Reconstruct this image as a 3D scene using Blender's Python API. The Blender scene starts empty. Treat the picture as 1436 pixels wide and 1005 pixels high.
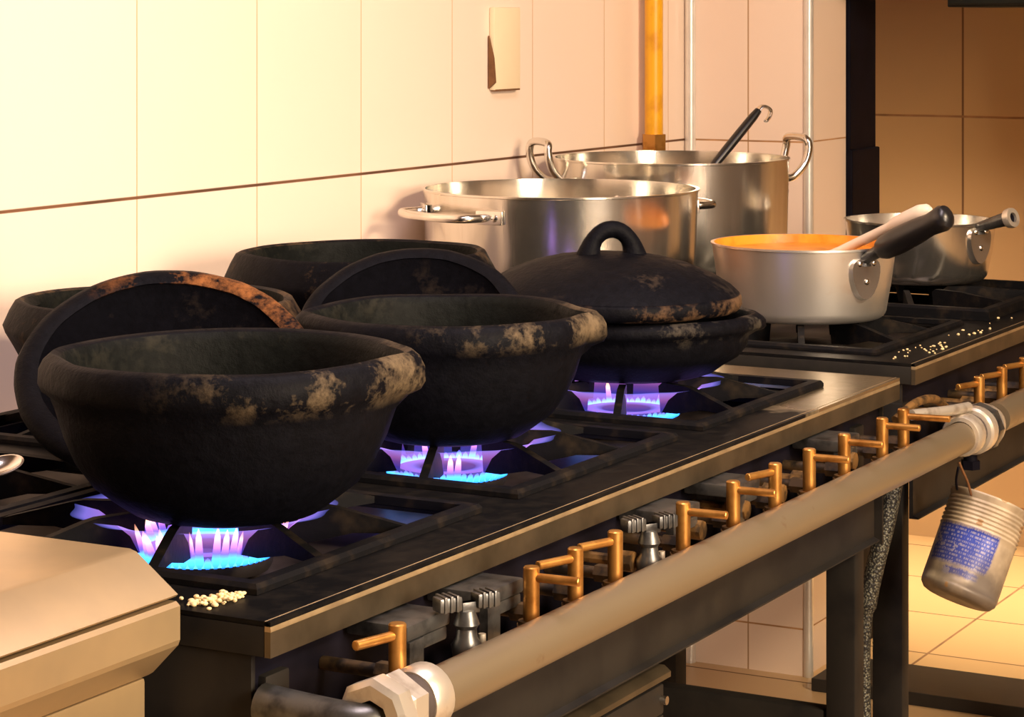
import bpy, bmesh, math, random
from mathutils import Vector, Matrix, noise
random.seed(7)
C = bpy.context.scene.collection
PI = math.pi
# ------------------------------------------------------------------ helpers
F, CX, HY, H = 3384.0, 718.0, 25.0, 1.352
TH = math.atan(1842/3384.0); SN, CS = math.sin(TH), math.cos(TH)
CAM = Vector((-1.658, -1.130, H))
RIGHT = Vector((SN, -CS, 0)); FWD = Vector((CS, SN, 0)); LEFT = -RIGHT; VIEWER = -FWD
V = Vector

def link(o):
    C.objects.link(o); return o
def thing(name, label, cat, loc=(0,0,0), group=None, kind=None):
    o = link(bpy.data.objects.new(name, None)); o.location = loc
    o.empty_display_size = .02
    o['label'] = label; o['category'] = cat
    if group: o['group'] = group
    if kind: o['kind'] = kind
    return o
def tag(o, label, cat, group=None, kind=None):
    o['label'] = label; o['category'] = cat
    if group: o['group'] = group
    if kind: o['kind'] = kind
    return o
def wloc(o):
    v = V(o.location)
    while o.parent:
        o = o.parent; v = v + V(o.location)
    return v
def obj(name, bm, mats, parent=None, smooth=40, origin=None):
    bmesh.ops.recalc_face_normals(bm, faces=bm.faces)
    off = wloc(parent) if parent else V((0,0,0))
    o0 = V(origin) if origin is not None else None
    if o0 is not None: off = o0
    elif parent is None:
        xs=[v.co for v in bm.verts]
        off = V((sum(v.x for v in xs)/len(xs), sum(v.y for v in xs)/len(xs), min(v.z for v in xs)))
    bmesh.ops.translate(bm, verts=bm.verts, vec=-off)
    me = bpy.data.meshes.new(name); bm.to_mesh(me); bm.free()
    if not isinstance(mats,(list,tuple)): mats=[mats]
    for m in mats: me.materials.append(m)
    o = link(bpy.data.objects.new(name, me))
    if parent:
        o.parent = parent; o.location = off - wloc(parent)
    else: o.location = off
    if smooth:
        for p in me.polygons: p.use_smooth = True
        try: me.set_sharp_from_angle(angle=math.radians(smooth))
        except Exception: pass
    return o
def struct(name, bm, mats, smooth=0):
    o = obj(name, bm, mats, None, smooth); o['kind']='structure'; return o
def NB(): return bmesh.new()
def box(bm, a, b, bev=0.0, seg=2, M=None, mat=0):
    a=V(a); b=V(b); t = bmesh.new()
    bmesh.ops.create_cube(t, size=1)
    for v in t.verts:
        v.co = V(((a.x+b.x)/2+v.co.x*abs(b.x-a.x),(a.y+b.y)/2+v.co.y*abs(b.y-a.y),(a.z+b.z)/2+v.co.z*abs(b.z-a.z)))
    if bev>0: bmesh.ops.bevel(t, geom=t.edges[:], offset=bev, segments=seg, profile=.6, affect='EDGES')
    merge(bm,t,M,mat)
def merge(bm,t,M=None,mat=0):
    if M is not None: bmesh.ops.transform(t, matrix=M, verts=t.verts)
    mp={}
    for v in t.verts: mp[v]=bm.verts.new(v.co)
    for f in t.faces:
        try:
            nf=bm.faces.new([mp[v] for v in f.verts]); nf.material_index=mat
        except ValueError: pass
    t.free()
def tube(bm, pts, r, n=12, caps=True, mat=0, closed=False, flat=None):
    pts=[V(p) for p in pts]; N=len(pts)
    rs = r if isinstance(r,(list,tuple)) else [r]*N
    rings=[]; prev=None
    for i,p in enumerate(pts):
        if closed: d=(pts[(i+1)%N]-pts[i-1])
        elif i==0: d=pts[1]-p
        elif i==N-1: d=p-pts[-2]
        else: d=(pts[i+1]-p).normalized()+(p-pts[i-1]).normalized()
        d.normalize()
        if prev is None:
            up=V((0,0,1)) if abs(d.z)<.9 else V((1,0,0))
            u=d.cross(up).normalized()
        else: u=(prev-d*prev.dot(d)).normalized()
        w=d.cross(u); prev=u
        fl = flat or (1,1)
        rings.append([bm.verts.new(p+(u*math.cos(2*PI*k/n)*fl[0]+w*math.sin(2*PI*k/n)*fl[1])*rs[i]) for k in range(n)])
    M=N if closed else N-1
    for i in range(M):
        a,b=rings[i],rings[(i+1)%N]
        for k in range(n):
            f=bm.faces.new((a[k],a[(k+1)%n],b[(k+1)%n],b[k])); f.material_index=mat
    if caps and not closed:
        bm.faces.new(rings[0][::-1]).material_index=mat; bm.faces.new(rings[-1]).material_index=mat
def spline(pts, sub=6):
    pts=[V(p) for p in pts]; out=[]
    for i in range(len(pts)-1):
        p0=pts[max(i-1,0)];p1=pts[i];p2=pts[i+1];p3=pts[min(i+2,len(pts)-1)]
        for k in range(sub):
            t=k/sub
            out.append(.5*((2*p1)+(p2-p0)*t+(2*p0-5*p1+4*p2-p3)*t*t+(3*p1-p0-3*p2+p3)*t**3))
    out.append(pts[-1]); return out
def lathe(bm, prof, loc=(0,0,0), n=64, fn=None, M=None, mat=0, closed=False):
    """prof: (r,z); r==0 makes poles. fn(theta,r,z)->(r,z)"""
    t=bmesh.new(); rings=[]
    for r,z in prof:
        if r<=1e-6: rings.append([t.verts.new((0,0,z))])
        else:
            ring=[]
            for k in range(n):
                a=2*PI*k/n; rr,zz=(fn(a,r,z) if fn else (r,z))
                ring.append(t.verts.new((rr*math.cos(a),rr*math.sin(a),zz)))
            rings.append(ring)
    L=len(rings)
    for i in range(L if closed else L-1):
        a,b=rings[i],rings[(i+1)%L]
        if len(a)==1 and len(b)==1: continue
        for k in range(n):
            k2=(k+1)%n
            if len(a)==1: t.faces.new((a[0],b[k2],b[k]))
            elif len(b)==1: t.faces.new((a[k],a[k2],b[0]))
            else: t.faces.new((a[k],a[k2],b[k2],b[k]))
    MM=Matrix.Translation(V(loc)) if M is None else M
    merge(bm,t,MM,mat)
def cyl(bm,p0,p1,r,n=16,mat=0,bev=0):
    p0=V(p0);p1=V(p1);d=(p1-p0)
    if bev:
        u=d.normalized()
        tube(bm,[p0,p0+u*bev*.01,p0+u*bev,p1-u*bev,p1-u*bev*.01,p1],[r-bev,r-bev*.9,r,r,r-bev*.9,r-bev],n,True,mat)
    else: tube(bm,[p0,p1],r,n,True,mat)
def prism(bm, poly, axis, a, b, mat=0):
    """poly of 2D pts extruded along axis 'x','y' or 'z' from a to b"""
    def mk(p,t):
        return V((t,p[0],p[1])) if axis=='x' else (V((p[0],t,p[1])) if axis=='y' else V((p[0],p[1],t)))
    A=[bm.verts.new(mk(p,a)) for p in poly]; B=[bm.verts.new(mk(p,b)) for p in poly]
    bm.faces.new(A).material_index=mat; bm.faces.new(B[::-1]).material_index=mat
    n=len(poly)
    for i in range(n): bm.faces.new((A[i],B[i],B[(i+1)%n],A[(i+1)%n])).material_index=mat
def holed(bm,xs,ys,holes,z0,z1,mat=0):
    t=bmesh.new(); nx,ny=len(xs)-1,len(ys)-1
    solid=lambda i,j: 0<=i<nx and 0<=j<ny and (i,j) not in holes
    q=lambda a,b,c_,d: t.faces.new([t.verts.new(p) for p in (a,b,c_,d)])
    for i in range(nx):
        for j in range(ny):
            if not solid(i,j): continue
            x0,x1,y0,y1=xs[i],xs[i+1],ys[j],ys[j+1]
            q((x0,y0,z1),(x1,y0,z1),(x1,y1,z1),(x0,y1,z1)); q((x0,y0,z0),(x0,y1,z0),(x1,y1,z0),(x1,y0,z0))
            if not solid(i-1,j): q((x0,y0,z0),(x0,y0,z1),(x0,y1,z1),(x0,y1,z0))
            if not solid(i+1,j): q((x1,y0,z0),(x1,y1,z0),(x1,y1,z1),(x1,y0,z1))
            if not solid(i,j-1): q((x0,y0,z0),(x1,y0,z0),(x1,y0,z1),(x0,y0,z1))
            if not solid(i,j+1): q((x0,y1,z0),(x0,y1,z1),(x1,y1,z1),(x1,y1,z0))
    bmesh.ops.remove_doubles(t,verts=t.verts,dist=1e-5)
    merge(bm,t,None,mat)
def rotz(a): return Matrix.Rotation(a,4,'Z')
def frame(loc, zdir, xhint=(1,0,0)):
    z=V(zdir).normalized(); x=V(xhint); x=(x-z*x.dot(z)).normalized(); y=z.cross(x)
    m=Matrix((x,y,z)).transposed().to_4x4(); m.translation=V(loc); return m
def copy_tree(o, parent=None):
    c=o.copy(); C.objects.link(c); c.parent=parent
    for ch in list(o.children): copy_tree(ch,c)
    return c

# ------------------------------------------------------------------ materials
def newmat(name):
    m=bpy.data.materials.new(name); m.use_nodes=True
    nt=m.node_tree; b=nt.nodes['Principled BSDF']; return m,nt,b
def node(nt,t,**kw):
    n=nt.nodes.new(t)
    for k,v in kw.items(): setattr(n,k,v)
    return n
def ramp(nt,fac,stops):
    r=node(nt,'ShaderNodeValToRGB'); e=r.color_ramp.elements
    while len(e)<len(stops): e.new(.5)
    for i,(p,c_) in enumerate(stops):
        e[i].position=p; e[i].color=(c_[0],c_[1],c_[2],1)
    nt.links.new(fac,r.inputs[0]); return r.outputs[0]
def math_(nt,op,a,b=None,cl=False):
    n=node(nt,'ShaderNodeMath',operation=op,use_clamp=cl)
    for i,x in enumerate((a,b)):
        if x is None: continue
        if isinstance(x,(int,float)): n.inputs[i].default_value=x
        else: nt.links.new(x,n.inputs[i])
    return n.outputs[0]
def mixc(nt,f,a,b):
    n=node(nt,'ShaderNodeMix',data_type='RGBA')
    for i,x in ((0,f),(6,a),(7,b)):
        if isinstance(x,(int,float)): n.inputs[i].default_value=x
        elif isinstance(x,(tuple,list)): n.inputs[i].default_value=(*x,1)
        else: nt.links.new(x,n.inputs[i])
    return n.outputs[2]
def coords(nt): return node(nt,'ShaderNodeTexCoord').outputs['Object']
def noise_(nt,vec,scale,detail=4,rough=.55):
    n=node(nt,'ShaderNodeTexNoise'); n.inputs['Scale'].default_value=scale
    n.inputs['Detail'].default_value=detail; n.inputs['Roughness'].default_value=rough
    if vec is not None: nt.links.new(vec,n.inputs['Vector'])
    return n.outputs['Fac']
def bump(nt,b,h,strength=.2,dist=.002):
    n=node(nt,'ShaderNodeBump'); n.inputs['Strength'].default_value=strength; n.inputs['Distance'].default_value=dist
    nt.links.new(h,n.inputs['Height']); nt.links.new(n.outputs[0],b.inputs['Normal'])
def simple(name,col,rough=.5,metal=0.0,var=.25,scale=30,bmp=.1,spec=.5,col2=None,r2=None,thr=(.45,.65)):
    m,nt,b=newmat(name); co=coords(nt); nf=noise_(nt,co,scale)
    c2=col2 or tuple(x*(1-var) for x in col)
    nt.links.new(ramp(nt,nf,[(thr[0],col),(thr[1],c2)]),b.inputs['Base Color'])
    b.inputs['Metallic'].default_value=metal
    b.inputs['Specular IOR Level'].default_value=spec
    if r2 is None: b.inputs['Roughness'].default_value=rough
    else:
        rr=node(nt,'ShaderNodeMapRange'); nt.links.new(nf,rr.inputs[0])
        rr.inputs[1].default_value=thr[0]; rr.inputs[2].default_value=thr[1]; rr.inputs[3].default_value=rough; rr.inputs[4].default_value=r2
        nt.links.new(rr.outputs[0],b.inputs['Roughness'])
    if bmp: bump(nt,b,noise_(nt,co,scale*4,5),bmp,.001)
    return m
def tile_mat(name, ax, tw, th_, ou, ov, col, grout, gw=.003, rough=.25, vgrout=None, var=.04):
    """ax: two world axes; tile size; offsets of a grout crossing (world position)."""
    m,nt,b=newmat(name)
    pos=node(nt,'ShaderNodeNewGeometry').outputs['Position']
    sp=node(nt,'ShaderNodeSeparateXYZ'); nt.links.new(pos,sp.inputs[0])
    outs=[]
    for a,t,o in ((ax[0],tw,ou),(ax[1],th_,ov)):
        u=math_(nt,'DIVIDE',math_(nt,'SUBTRACT',sp.outputs[a],o),t)
        fr=math_(nt,'FRACT',u); d=math_(nt,'MINIMUM',fr,math_(nt,'SUBTRACT',1.0,fr))
        dm=math_(nt,'MULTIPLY',d,t)
        g=node(nt,'ShaderNodeMapRange'); nt.links.new(dm,g.inputs[0])
        w=gw[0] if (isinstance(gw,tuple) and a==ax[0]) else (gw[1] if isinstance(gw,tuple) else gw)
        g.inputs[1].default_value=w*.35; g.inputs[2].default_value=w*.65; g.inputs[3].default_value=1; g.inputs[4].default_value=0
        outs.append((g.outputs[0],math_(nt,'FLOOR',u)))
    gv,gh=outs[0][0],outs[1][0]
    cmb=node(nt,'ShaderNodeCombineXYZ'); nt.links.new(outs[0][1],cmb.inputs[0]); nt.links.new(outs[1][1],cmb.inputs[1])
    wn=node(nt,'ShaderNodeTexWhiteNoise'); nt.links.new(cmb.outputs[0],wn.inputs['Vector'])
    nf=noise_(nt,pos,3.0)
    c1=mixc(nt,wn.outputs['Value'],col,tuple(x*(1-var) for x in col))
    c2=mixc(nt,math_(nt,'MULTIPLY',nf,.12),c1,tuple((x*.8,x*.72,x*.6)[i] for i,x in enumerate(col)))
    c3=mixc(nt,gv,c2,vgrout or grout)
    gm=noise_(nt,pos,9.0,2)
    c4=mixc(nt,gh,c3,mixc(nt,ramp(nt,gm,[(.4,(0,0,0)),(.6,(1,1,1))]),grout,tuple(min(1,x*1.8) for x in grout)))
    nt.links.new(c4,b.inputs['Base Color'])
    g=math_(nt,'MAXIMUM',gv,gh)
    rr=math_(nt,'ADD',math_(nt,'MULTIPLY',g,.5),rough); nt.links.new(rr,b.inputs['Roughness'])
    h=math_(nt,'ADD',math_(nt,'SUBTRACT',1.0,g),math_(nt,'MULTIPLY',noise_(nt,pos,6.0,1),.25))
    bump(nt,b,h,.35,.002)
    return m
def clay(name, wear, zlo, zhi, amount=.5, base=(.0022,.0023,.0036), rough=.58, side=None, spec=.06):
    """soot-black clay; worn colour breaks through in patches between object heights zlo..zhi"""
    m,nt,b=newmat(name); co=coords(nt)
    sp=node(nt,'ShaderNodeSeparateXYZ'); nt.links.new(co,sp.inputs[0])
    z=node(nt,'ShaderNodeMapRange'); nt.links.new(sp.outputs[2],z.inputs[0])
    z.inputs[1].default_value=zlo; z.inputs[2].default_value=zhi
    n1=noise_(nt,co,16,6,.7); n2=noise_(nt,co,90,4,.7); n3=noise_(nt,co,5,2)
    k=math_(nt,'ADD',math_(nt,'MULTIPLY',n1,.6),math_(nt,'ADD',math_(nt,'MULTIPLY',n2,.25),math_(nt,'MULTIPLY',n3,.35)))
    w=node(nt,'ShaderNodeMapRange'); nt.links.new(k,w.inputs[0])
    w.inputs[1].default_value=.68-.22*amount; w.inputs[2].default_value=.80-.22*amount
    f=math_(nt,'MULTIPLY',w.outputs[0],z.outputs[0])
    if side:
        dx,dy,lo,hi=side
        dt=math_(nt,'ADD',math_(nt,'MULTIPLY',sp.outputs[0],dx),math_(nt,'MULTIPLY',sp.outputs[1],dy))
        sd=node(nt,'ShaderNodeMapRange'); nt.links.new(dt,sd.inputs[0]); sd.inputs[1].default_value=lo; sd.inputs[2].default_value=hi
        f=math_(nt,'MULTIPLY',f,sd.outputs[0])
    c0=mixc(nt,ramp(nt,n2,[(.35,(0,0,0)),(.7,(1,1,1))]),base,tuple(x*1.9 for x in base))
    nt.links.new(mixc(nt,f,c0,mixc(nt,n2,wear,tuple(x*.45 for x in wear))),b.inputs['Base Color'])
    rr=math_(nt,'ADD',math_(nt,'MULTIPLY',n1,.3),rough-.15); nt.links.new(rr,b.inputs['Roughness'])
    b.inputs['Specular IOR Level'].default_value=spec
    bump(nt,b,math_(nt,'ADD',n2,math_(nt,'MULTIPLY',n1,1.5)),.45,.0025)
    return m

WALLC=(.85,.69,.575)
M_wl=tile_mat('cream wall tile',(0,2),.2985,.5,1.9925,1.0965,WALLC,(.09,.038,.016),(.0022,.0046),vgrout=(.55,.33,.15))
M_wp=tile_mat('cream pillar tile',(1,2),.142,.5,.836,1.0965,WALLC,(.30,.16,.07),(.003,.0036),vgrout=(.42,.26,.13))
M_wps=tile_mat('cream pillar side tile',(0,2),.4,.5,2.98,1.0965,WALLC,(.30,.16,.07),.003)
M_wb=tile_mat('ochre back wall tile',(1,2),.30,.5,.831,1.0965,(.62,.43,.24),(.22,.12,.06),.006,var=.08)
M_fl=tile_mat('tan floor tile',(0,1),.335,.45,3.61,.548,(.62,.42,.23),(.16,.09,.05),.006,rough=.4,var=.1)
M_plain=simple('painted plaster',(.16,.12,.085),.8,scale=4,bmp=.03,var=.08)
M_black=simple('black painted metal',(.006,.0055,.010),.5,scale=20,var=.3,bmp=.05,spec=.05)
M_thr=simple('dark stone',(.02,.018,.018),.5,scale=25)
M_alu_trim=simple('aluminium profile',(.80,.77,.72),.35,.5,scale=20,var=.08,bmp=.02)
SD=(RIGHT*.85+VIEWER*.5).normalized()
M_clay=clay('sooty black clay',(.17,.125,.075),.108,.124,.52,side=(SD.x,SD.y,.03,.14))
M_clay_in=clay('sooty clay inside',(.03,.028,.02),.1,.14,.2,base=(.004,.0046,.0042))
M_clay_rear=clay('sooty black clay worn brown',(.12,.075,.04),.06,.12,.3)
M_clay_low=clay('sooty black clay shallow',(.10,.085,.065),.05,.07,.25)
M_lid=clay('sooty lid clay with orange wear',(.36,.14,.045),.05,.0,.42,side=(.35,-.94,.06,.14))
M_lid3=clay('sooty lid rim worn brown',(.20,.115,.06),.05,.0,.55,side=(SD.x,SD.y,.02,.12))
M_lid_in=clay('sooty lid underside',(.02,.015,.012),.0,.02,.0,base=(.0012,.0012,.002),rough=.85,spec=.03)
M_lid_top=clay('sooty lid top',(.07,.05,.035),.0,.06,.1)
def steel_top():
    m,nt,b=newmat('stove steel under black grease'); co=coords(nt)
    sp=node(nt,'ShaderNodeSeparateXYZ'); nt.links.new(co,sp.inputs[0])
    n1=noise_(nt,co,7,4,.6); n2=noise_(nt,co,34,5,.65)
    # the far end of the sheet is wiped clean, the rest is greasy
    k=math_(nt,'ADD',sp.outputs[0],math_(nt,'MULTIPLY',math_(nt,'SUBTRACT',n1,.5),.28))
    cl=node(nt,'ShaderNodeMapRange'); nt.links.new(k,cl.inputs[0]); cl.inputs[1].default_value=.43; cl.inputs[2].default_value=.47
    gr=mixc(nt,ramp(nt,n2,[(.45,(0,0,0)),(.72,(1,1,1))]),(.0045,.0044,.0048),(.013,.011,.009))
    nt.links.new(mixc(nt,cl.outputs[0],gr,(.34,.265,.16)),b.inputs['Base Color'])
    nt.links.new(math_(nt,'MULTIPLY',cl.outputs[0],.85),b.inputs['Metallic'])
    nt.links.new(math_(nt,'SUBTRACT',math_(nt,'ADD',.38,math_(nt,'MULTIPLY',n2,.16)),math_(nt,'MULTIPLY',cl.outputs[0],.22)),b.inputs['Roughness'])
    b.inputs['Specular IOR Level'].default_value=.08
    bump(nt,b,n2,.12,.001); return m
M_steel=steel_top()
M_fascia=simple('brown worn steel edge',(.15,.118,.075),.4,.8,scale=14,col2=(.09,.072,.046),bmp=.06,thr=(.4,.65))
M_lip=simple('rubbed lip with painted highlight',(.46,.34,.19),.45,.7,scale=24,col2=(.30,.22,.125),bmp=.05,thr=(.42,.66))  # edge highlight put into the colour, on top of the rubbed steel
M_apron=simple('dull dark steel apron',(.024,.0215,.0185),.55,.4,scale=12,col2=(.014,.013,.0125),bmp=.05,spec=.25)
M_leg=simple('dull steel leg',(.022,.020,.018),.55,.4,scale=15,col2=(.012,.0115,.012),spec=.25)
M_iron=simple('greasy cast iron',(.0045,.0045,.0055),.62,.1,scale=40,col2=(.022,.016,.011),bmp=.35,spec=.1,thr=(.5,.75))
M_tray=simple('greasy drip tray',(.07,.055,.045),.4,.5,scale=18,col2=(.02,.017,.016),bmp=.2,thr=(.4,.65))
M_burn=simple('burnt burner iron',(.03,.024,.024),.6,.3,scale=50,bmp=.2)
M_brass=simple('aged brass',(.60,.30,.075),.36,.85,scale=40,col2=(.36,.15,.03),bmp=.08,thr=(.45,.7))
M_brass_d=simple('dirty brass',(.33,.18,.06),.5,.7,scale=60,col2=(.08,.05,.025),bmp=.2,thr=(.42,.62))
M_brown_d=simple('grimy brass injector',(.09,.055,.025),.55,.5,scale=60,col2=(.02,.015,.012),bmp=.2,thr=(.42,.62))
M_zinc=simple('tarnished grey fitting',(.15,.15,.145),.34,.8,scale=40,col2=(.04,.04,.042),bmp=.15,thr=(.45,.7))
M_union=simple('zinc plated union',(.70,.64,.54),.36,.7,scale=35,col2=(.35,.27,.20),bmp=.08,thr=(.5,.75))
M_dirt=simple('dirty thread',(.06,.045,.04),.7,.2,scale=60,bmp=.3)
def alu_mat(name,col,col2,r):
    m,nt,b=newmat(name); co=coords(nt)
    mp=node(nt,'ShaderNodeMapping'); mp.inputs['Scale'].default_value=(1,1,.06); nt.links.new(co,mp.inputs[0])
    n1=noise_(nt,mp.outputs[0],22,5,.65); n2=noise_(nt,co,9,4)
    nt.links.new(mixc(nt,ramp(nt,n1,[(.3,(0,0,0)),(.72,(1,1,1))]),col,col2),b.inputs['Base Color'])  # vertical streaks in the base colour imitate reflections on the metal
    b.inputs['Metallic'].default_value=.96
    nt.links.new(math_(nt,'ADD',r-.08,math_(nt,'MULTIPLY',n2,.16)),b.inputs['Roughness'])
    bump(nt,b,n1,.06,.004); return m
M_alu=alu_mat('aluminium with painted reflection streaks',(.80,.77,.71),(.62,.57,.48),.17)
M_alu_b=simple('polished aluminium',(.86,.83,.78),.24,.95,scale=14,col2=(.74,.70,.63),bmp=.02,thr=(.4,.7))
M_bake=simple('black bakelite',(.010,.009,.010),.32,scale=30,var=.2,bmp=.03)
M_steel_b=simple('bright steel',(.78,.74,.68),.22,1.0,scale=20,var=.1,bmp=.02)
M_inox=simple('brushed stainless',(.52,.375,.20),.36,.6,scale=7,col2=(.40,.30,.175),bmp=.02,thr=(.35,.7))
M_cream=simple('cream plastic',(.85,.72,.56),.4,scale=10,var=.06,bmp=.02)
M_yel=simple('yellow gas paint',(.80,.40,.012),.38,scale=18,col2=(.62,.27,.01),bmp=.04,thr=(.5,.7))
M_brown=simple('brown wire rust and plate shadow',(.20,.09,.035),.6,.3,scale=60)
M_soup=simple('orange sauce',(.80,.30,.025),.35,scale=30,col2=(.62,.20,.012),bmp=.4)
M_plate=simple('cream wall plate',(.80,.66,.45),.4,scale=6,var=.04,bmp=.02)
M_crumb=simple('cooked rice',(.85,.66,.34),.6,scale=200,var=.2)
M_cab=simple('dark shelf',(.03,.04,.045),.5,scale=10)

def pipe_mat():
    m,nt,b=newmat('galvanised pipe with rust on top'); co=coords(nt)
    pos=node(nt,'ShaderNodeNewGeometry').outputs['Normal']
    sp=node(nt,'ShaderNodeSeparateXYZ'); nt.links.new(co,sp.inputs[0])
    n1=noise_(nt,co,22,6,.65); n2=noise_(nt,co,3,2)
    # rust sits on the stretch of pipe near its two ends, on the back upper side (object Y)
    ry=node(nt,'ShaderNodeMapRange'); nt.links.new(sp.outputs[1],ry.inputs[0])
    ry.inputs[1].default_value=-.006; ry.inputs[2].default_value=.016
    k=math_(nt,'ADD',math_(nt,'MULTIPLY',n1,.8),math_(nt,'MULTIPLY',ry.outputs[0],.30))
    f=node(nt,'ShaderNodeMapRange'); nt.links.new(k,f.inputs[0]); f.inputs[1].default_value=.52; f.inputs[2].default_value=.68
    base=mixc(nt,n2,(.30,.235,.15),(.22,.175,.11))
    nt.links.new(mixc(nt,f.outputs[0],base,(.15,.06,.02)),b.inputs['Base Color'])
    b.inputs['Metallic'].default_value=.65; b.inputs['Roughness'].default_value=.42
    bump(nt,b,n1,.1,.001); return m
M_pipe=pipe_mat()
def pan1_mat():
    m,nt,b=newmat('aluminium with sauce stains and painted reflection'); co=coords(nt)
    n1=noise_(nt,co,14,5,.6); n2=noise_(nt,co,40,4)
    f=node(nt,'ShaderNodeMapRange'); nt.links.new(n1,f.inputs[0]); f.inputs[1].default_value=.62; f.inputs[2].default_value=.8
    sp=node(nt,'ShaderNodeSeparateXYZ'); nt.links.new(co,sp.inputs[0])
    # painted orange reflections and stains on the camera-left side, stronger towards the rim
    dl=math_(nt,'ADD',math_(nt,'MULTIPLY',sp.outputs[0],-.478),math_(nt,'MULTIPLY',sp.outputs[1],.878))
    sx=node(nt,'ShaderNodeMapRange'); nt.links.new(dl,sx.inputs[0]); sx.inputs[1].default_value=.05; sx.inputs[2].default_value=.12
    sz=node(nt,'ShaderNodeMapRange'); nt.links.new(sp.outputs[2],sz.inputs[0]); sz.inputs[1].default_value=.0; sz.inputs[2].default_value=.115
    st=math_(nt,'MULTIPLY',math_(nt,'MULTIPLY',sx.outputs[0],sz.outputs[0]),.9)
    k=math_(nt,'MAXIMUM',math_(nt,'MULTIPLY',f.outputs[0],.25),math_(nt,'MULTIPLY',st,math_(nt,'ADD',n1,.2)),True)
    nt.links.new(mixc(nt,k,(.80,.77,.71),(.55,.20,.03)),b.inputs['Base Color'])
    b.inputs['Metallic'].default_value=.88; b.inputs['Roughness'].default_value=.33
    bump(nt,b,n2,.05,.001); return m
M_pan1=pan1_mat()
def can_mat():
    m,nt,b=newmat('dirty white tin with blue printed label'); co=coords(nt)
    sp=node(nt,'ShaderNodeSeparateXYZ'); nt.links.new(co,sp.inputs[0])
    ang=math_(nt,'ARCTAN2',sp.outputs[1],sp.outputs[0])
    z=sp.outputs[2]
    def band(x,a,b_,soft):
        r1=node(nt,'ShaderNodeMapRange'); nt.links.new(x,r1.inputs[0]); r1.inputs[1].default_value=a-soft; r1.inputs[2].default_value=a+soft
        r2=node(nt,'ShaderNodeMapRange'); nt.links.new(x,r2.inputs[0]); r2.inputs[1].default_value=b_-soft; r2.inputs[2].default_value=b_+soft
        r2.inputs[3].default_value=1; r2.inputs[4].default_value=0
        return math_(nt,'MULTIPLY',r1.outputs[0],r2.outputs[0])
    n1=noise_(nt,co,40,5,.7); n2=noise_(nt,co,14,4)
    zj=math_(nt,'ADD',z,math_(nt,'MULTIPLY',math_(nt,'SUBTRACT',n1,.5),.012))
    lab=math_(nt,'MULTIPLY',band(zj,.040,.094,.003),band(math_(nt,'ADD',ang,math_(nt,'MULTIPLY',math_(nt,'SUBTRACT',n2,.5),.3)),-2.95,-1.15,.03))
    lab2=math_(nt,'MULTIPLY',band(zj,.026,.036,.002),band(ang,-2.3,-1.35,.05))
    # rows of small illegible print
    row=math_(nt,'FRACT',math_(nt,'MULTIPLY',z,190.0)); rowm=math_(nt,'GREATER_THAN',row,.45)
    rowi=math_(nt,'FLOOR',math_(nt,'MULTIPLY',z,190.0))
    cv=node(nt,'ShaderNodeCombineXYZ'); nt.links.new(math_(nt,'MULTIPLY',ang,26.0),cv.inputs[0]); nt.links.new(math_(nt,'MULTIPLY',rowi,3.7),cv.inputs[1])
    pr_=noise_(nt,cv.outputs[0],1.0,2); mk=math_(nt,'MULTIPLY',rowm,math_(nt,'GREATER_THAN',pr_,.50))
    wear=math_(nt,'GREATER_THAN',n1,.62)
    ink=math_(nt,'MAXIMUM',math_(nt,'MULTIPLY',mk,.55),math_(nt,'MULTIPLY',wear,.7))
    blue=mixc(nt,ink,(.025,.05,.34),(.42,.38,.40))
    base=mixc(nt,ramp(nt,n2,[(.38,(0,0,0)),(.62,(1,1,1))]),(.52,.43,.31),(.24,.19,.13))
    c=mixc(nt,math_(nt,'MAXIMUM',lab,lab2),base,blue)
    # brown spots and grime near the bottom
    g=math_(nt,'MULTIPLY',band(zj,-.02,.055,.02),ramp(nt,n2,[(.35,(.3,.3,.3)),(.6,(1,1,1))]))
    c=mixc(nt,math_(nt,'MULTIPLY',g,.75),c,(.10,.085,.075))
    vo=node(nt,'ShaderNodeTexVoronoi'); vo.inputs['Scale'].default_value=26; nt.links.new(co,vo.inputs['Vector'])
    sptt=math_(nt,'LESS_THAN',vo.outputs['Distance'],.17)
    c=mixc(nt,math_(nt,'MULTIPLY',sptt,.8),c,(.32,.17,.06))
    nt.links.new(c,b.inputs['Base Color']); b.inputs['Roughness'].default_value=.45; b.inputs['Metallic'].default_value=.1
    bump(nt,b,n1,.15,.001); return m
M_can=can_mat()
def hose_mat():
    m,nt,b=newmat('grey braided hose'); co=coords(nt)
    vo=node(nt,'ShaderNodeTexVoronoi'); vo.inputs['Scale'].default_value=330; nt.links.new(co,vo.inputs['Vector'])
    nt.links.new(ramp(nt,vo.outputs['Distance'],[(.25,(.17,.17,.13)),(.6,(.02,.02,.02))]),b.inputs['Base Color'])
    b.inputs['Roughness'].default_value=.5; b.inputs['Metallic'].default_value=.4
    bump(nt,b,vo.outputs['Distance'],.6,.002); return m
M_hose=hose_mat()
def flame_mat(name,stops,alpha,strength):
    m=bpy.data.materials.new(name); m.use_nodes=True; nt=m.node_tree; nt.nodes.clear()
    out=node(nt,'ShaderNodeOutputMaterial')
    at=node(nt,'ShaderNodeAttribute',attribute_name='h'); h=at.outputs['Fac']
    em=node(nt,'ShaderNodeEmission'); nt.links.new(ramp(nt,h,stops),em.inputs[0]); em.inputs[1].default_value=strength
    tr=node(nt,'ShaderNodeBsdfTransparent'); mx=node(nt,'ShaderNodeMixShader')
    nt.links.new(ramp(nt,h,[(p,(a,a,a)) for p,a in alpha]),mx.inputs[0])
    nt.links.new(tr.outputs[0],mx.inputs[1]); nt.links.new(em.outputs[0],mx.inputs[2]); nt.links.new(mx.outputs[0],out.inputs[0])
    return m
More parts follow.
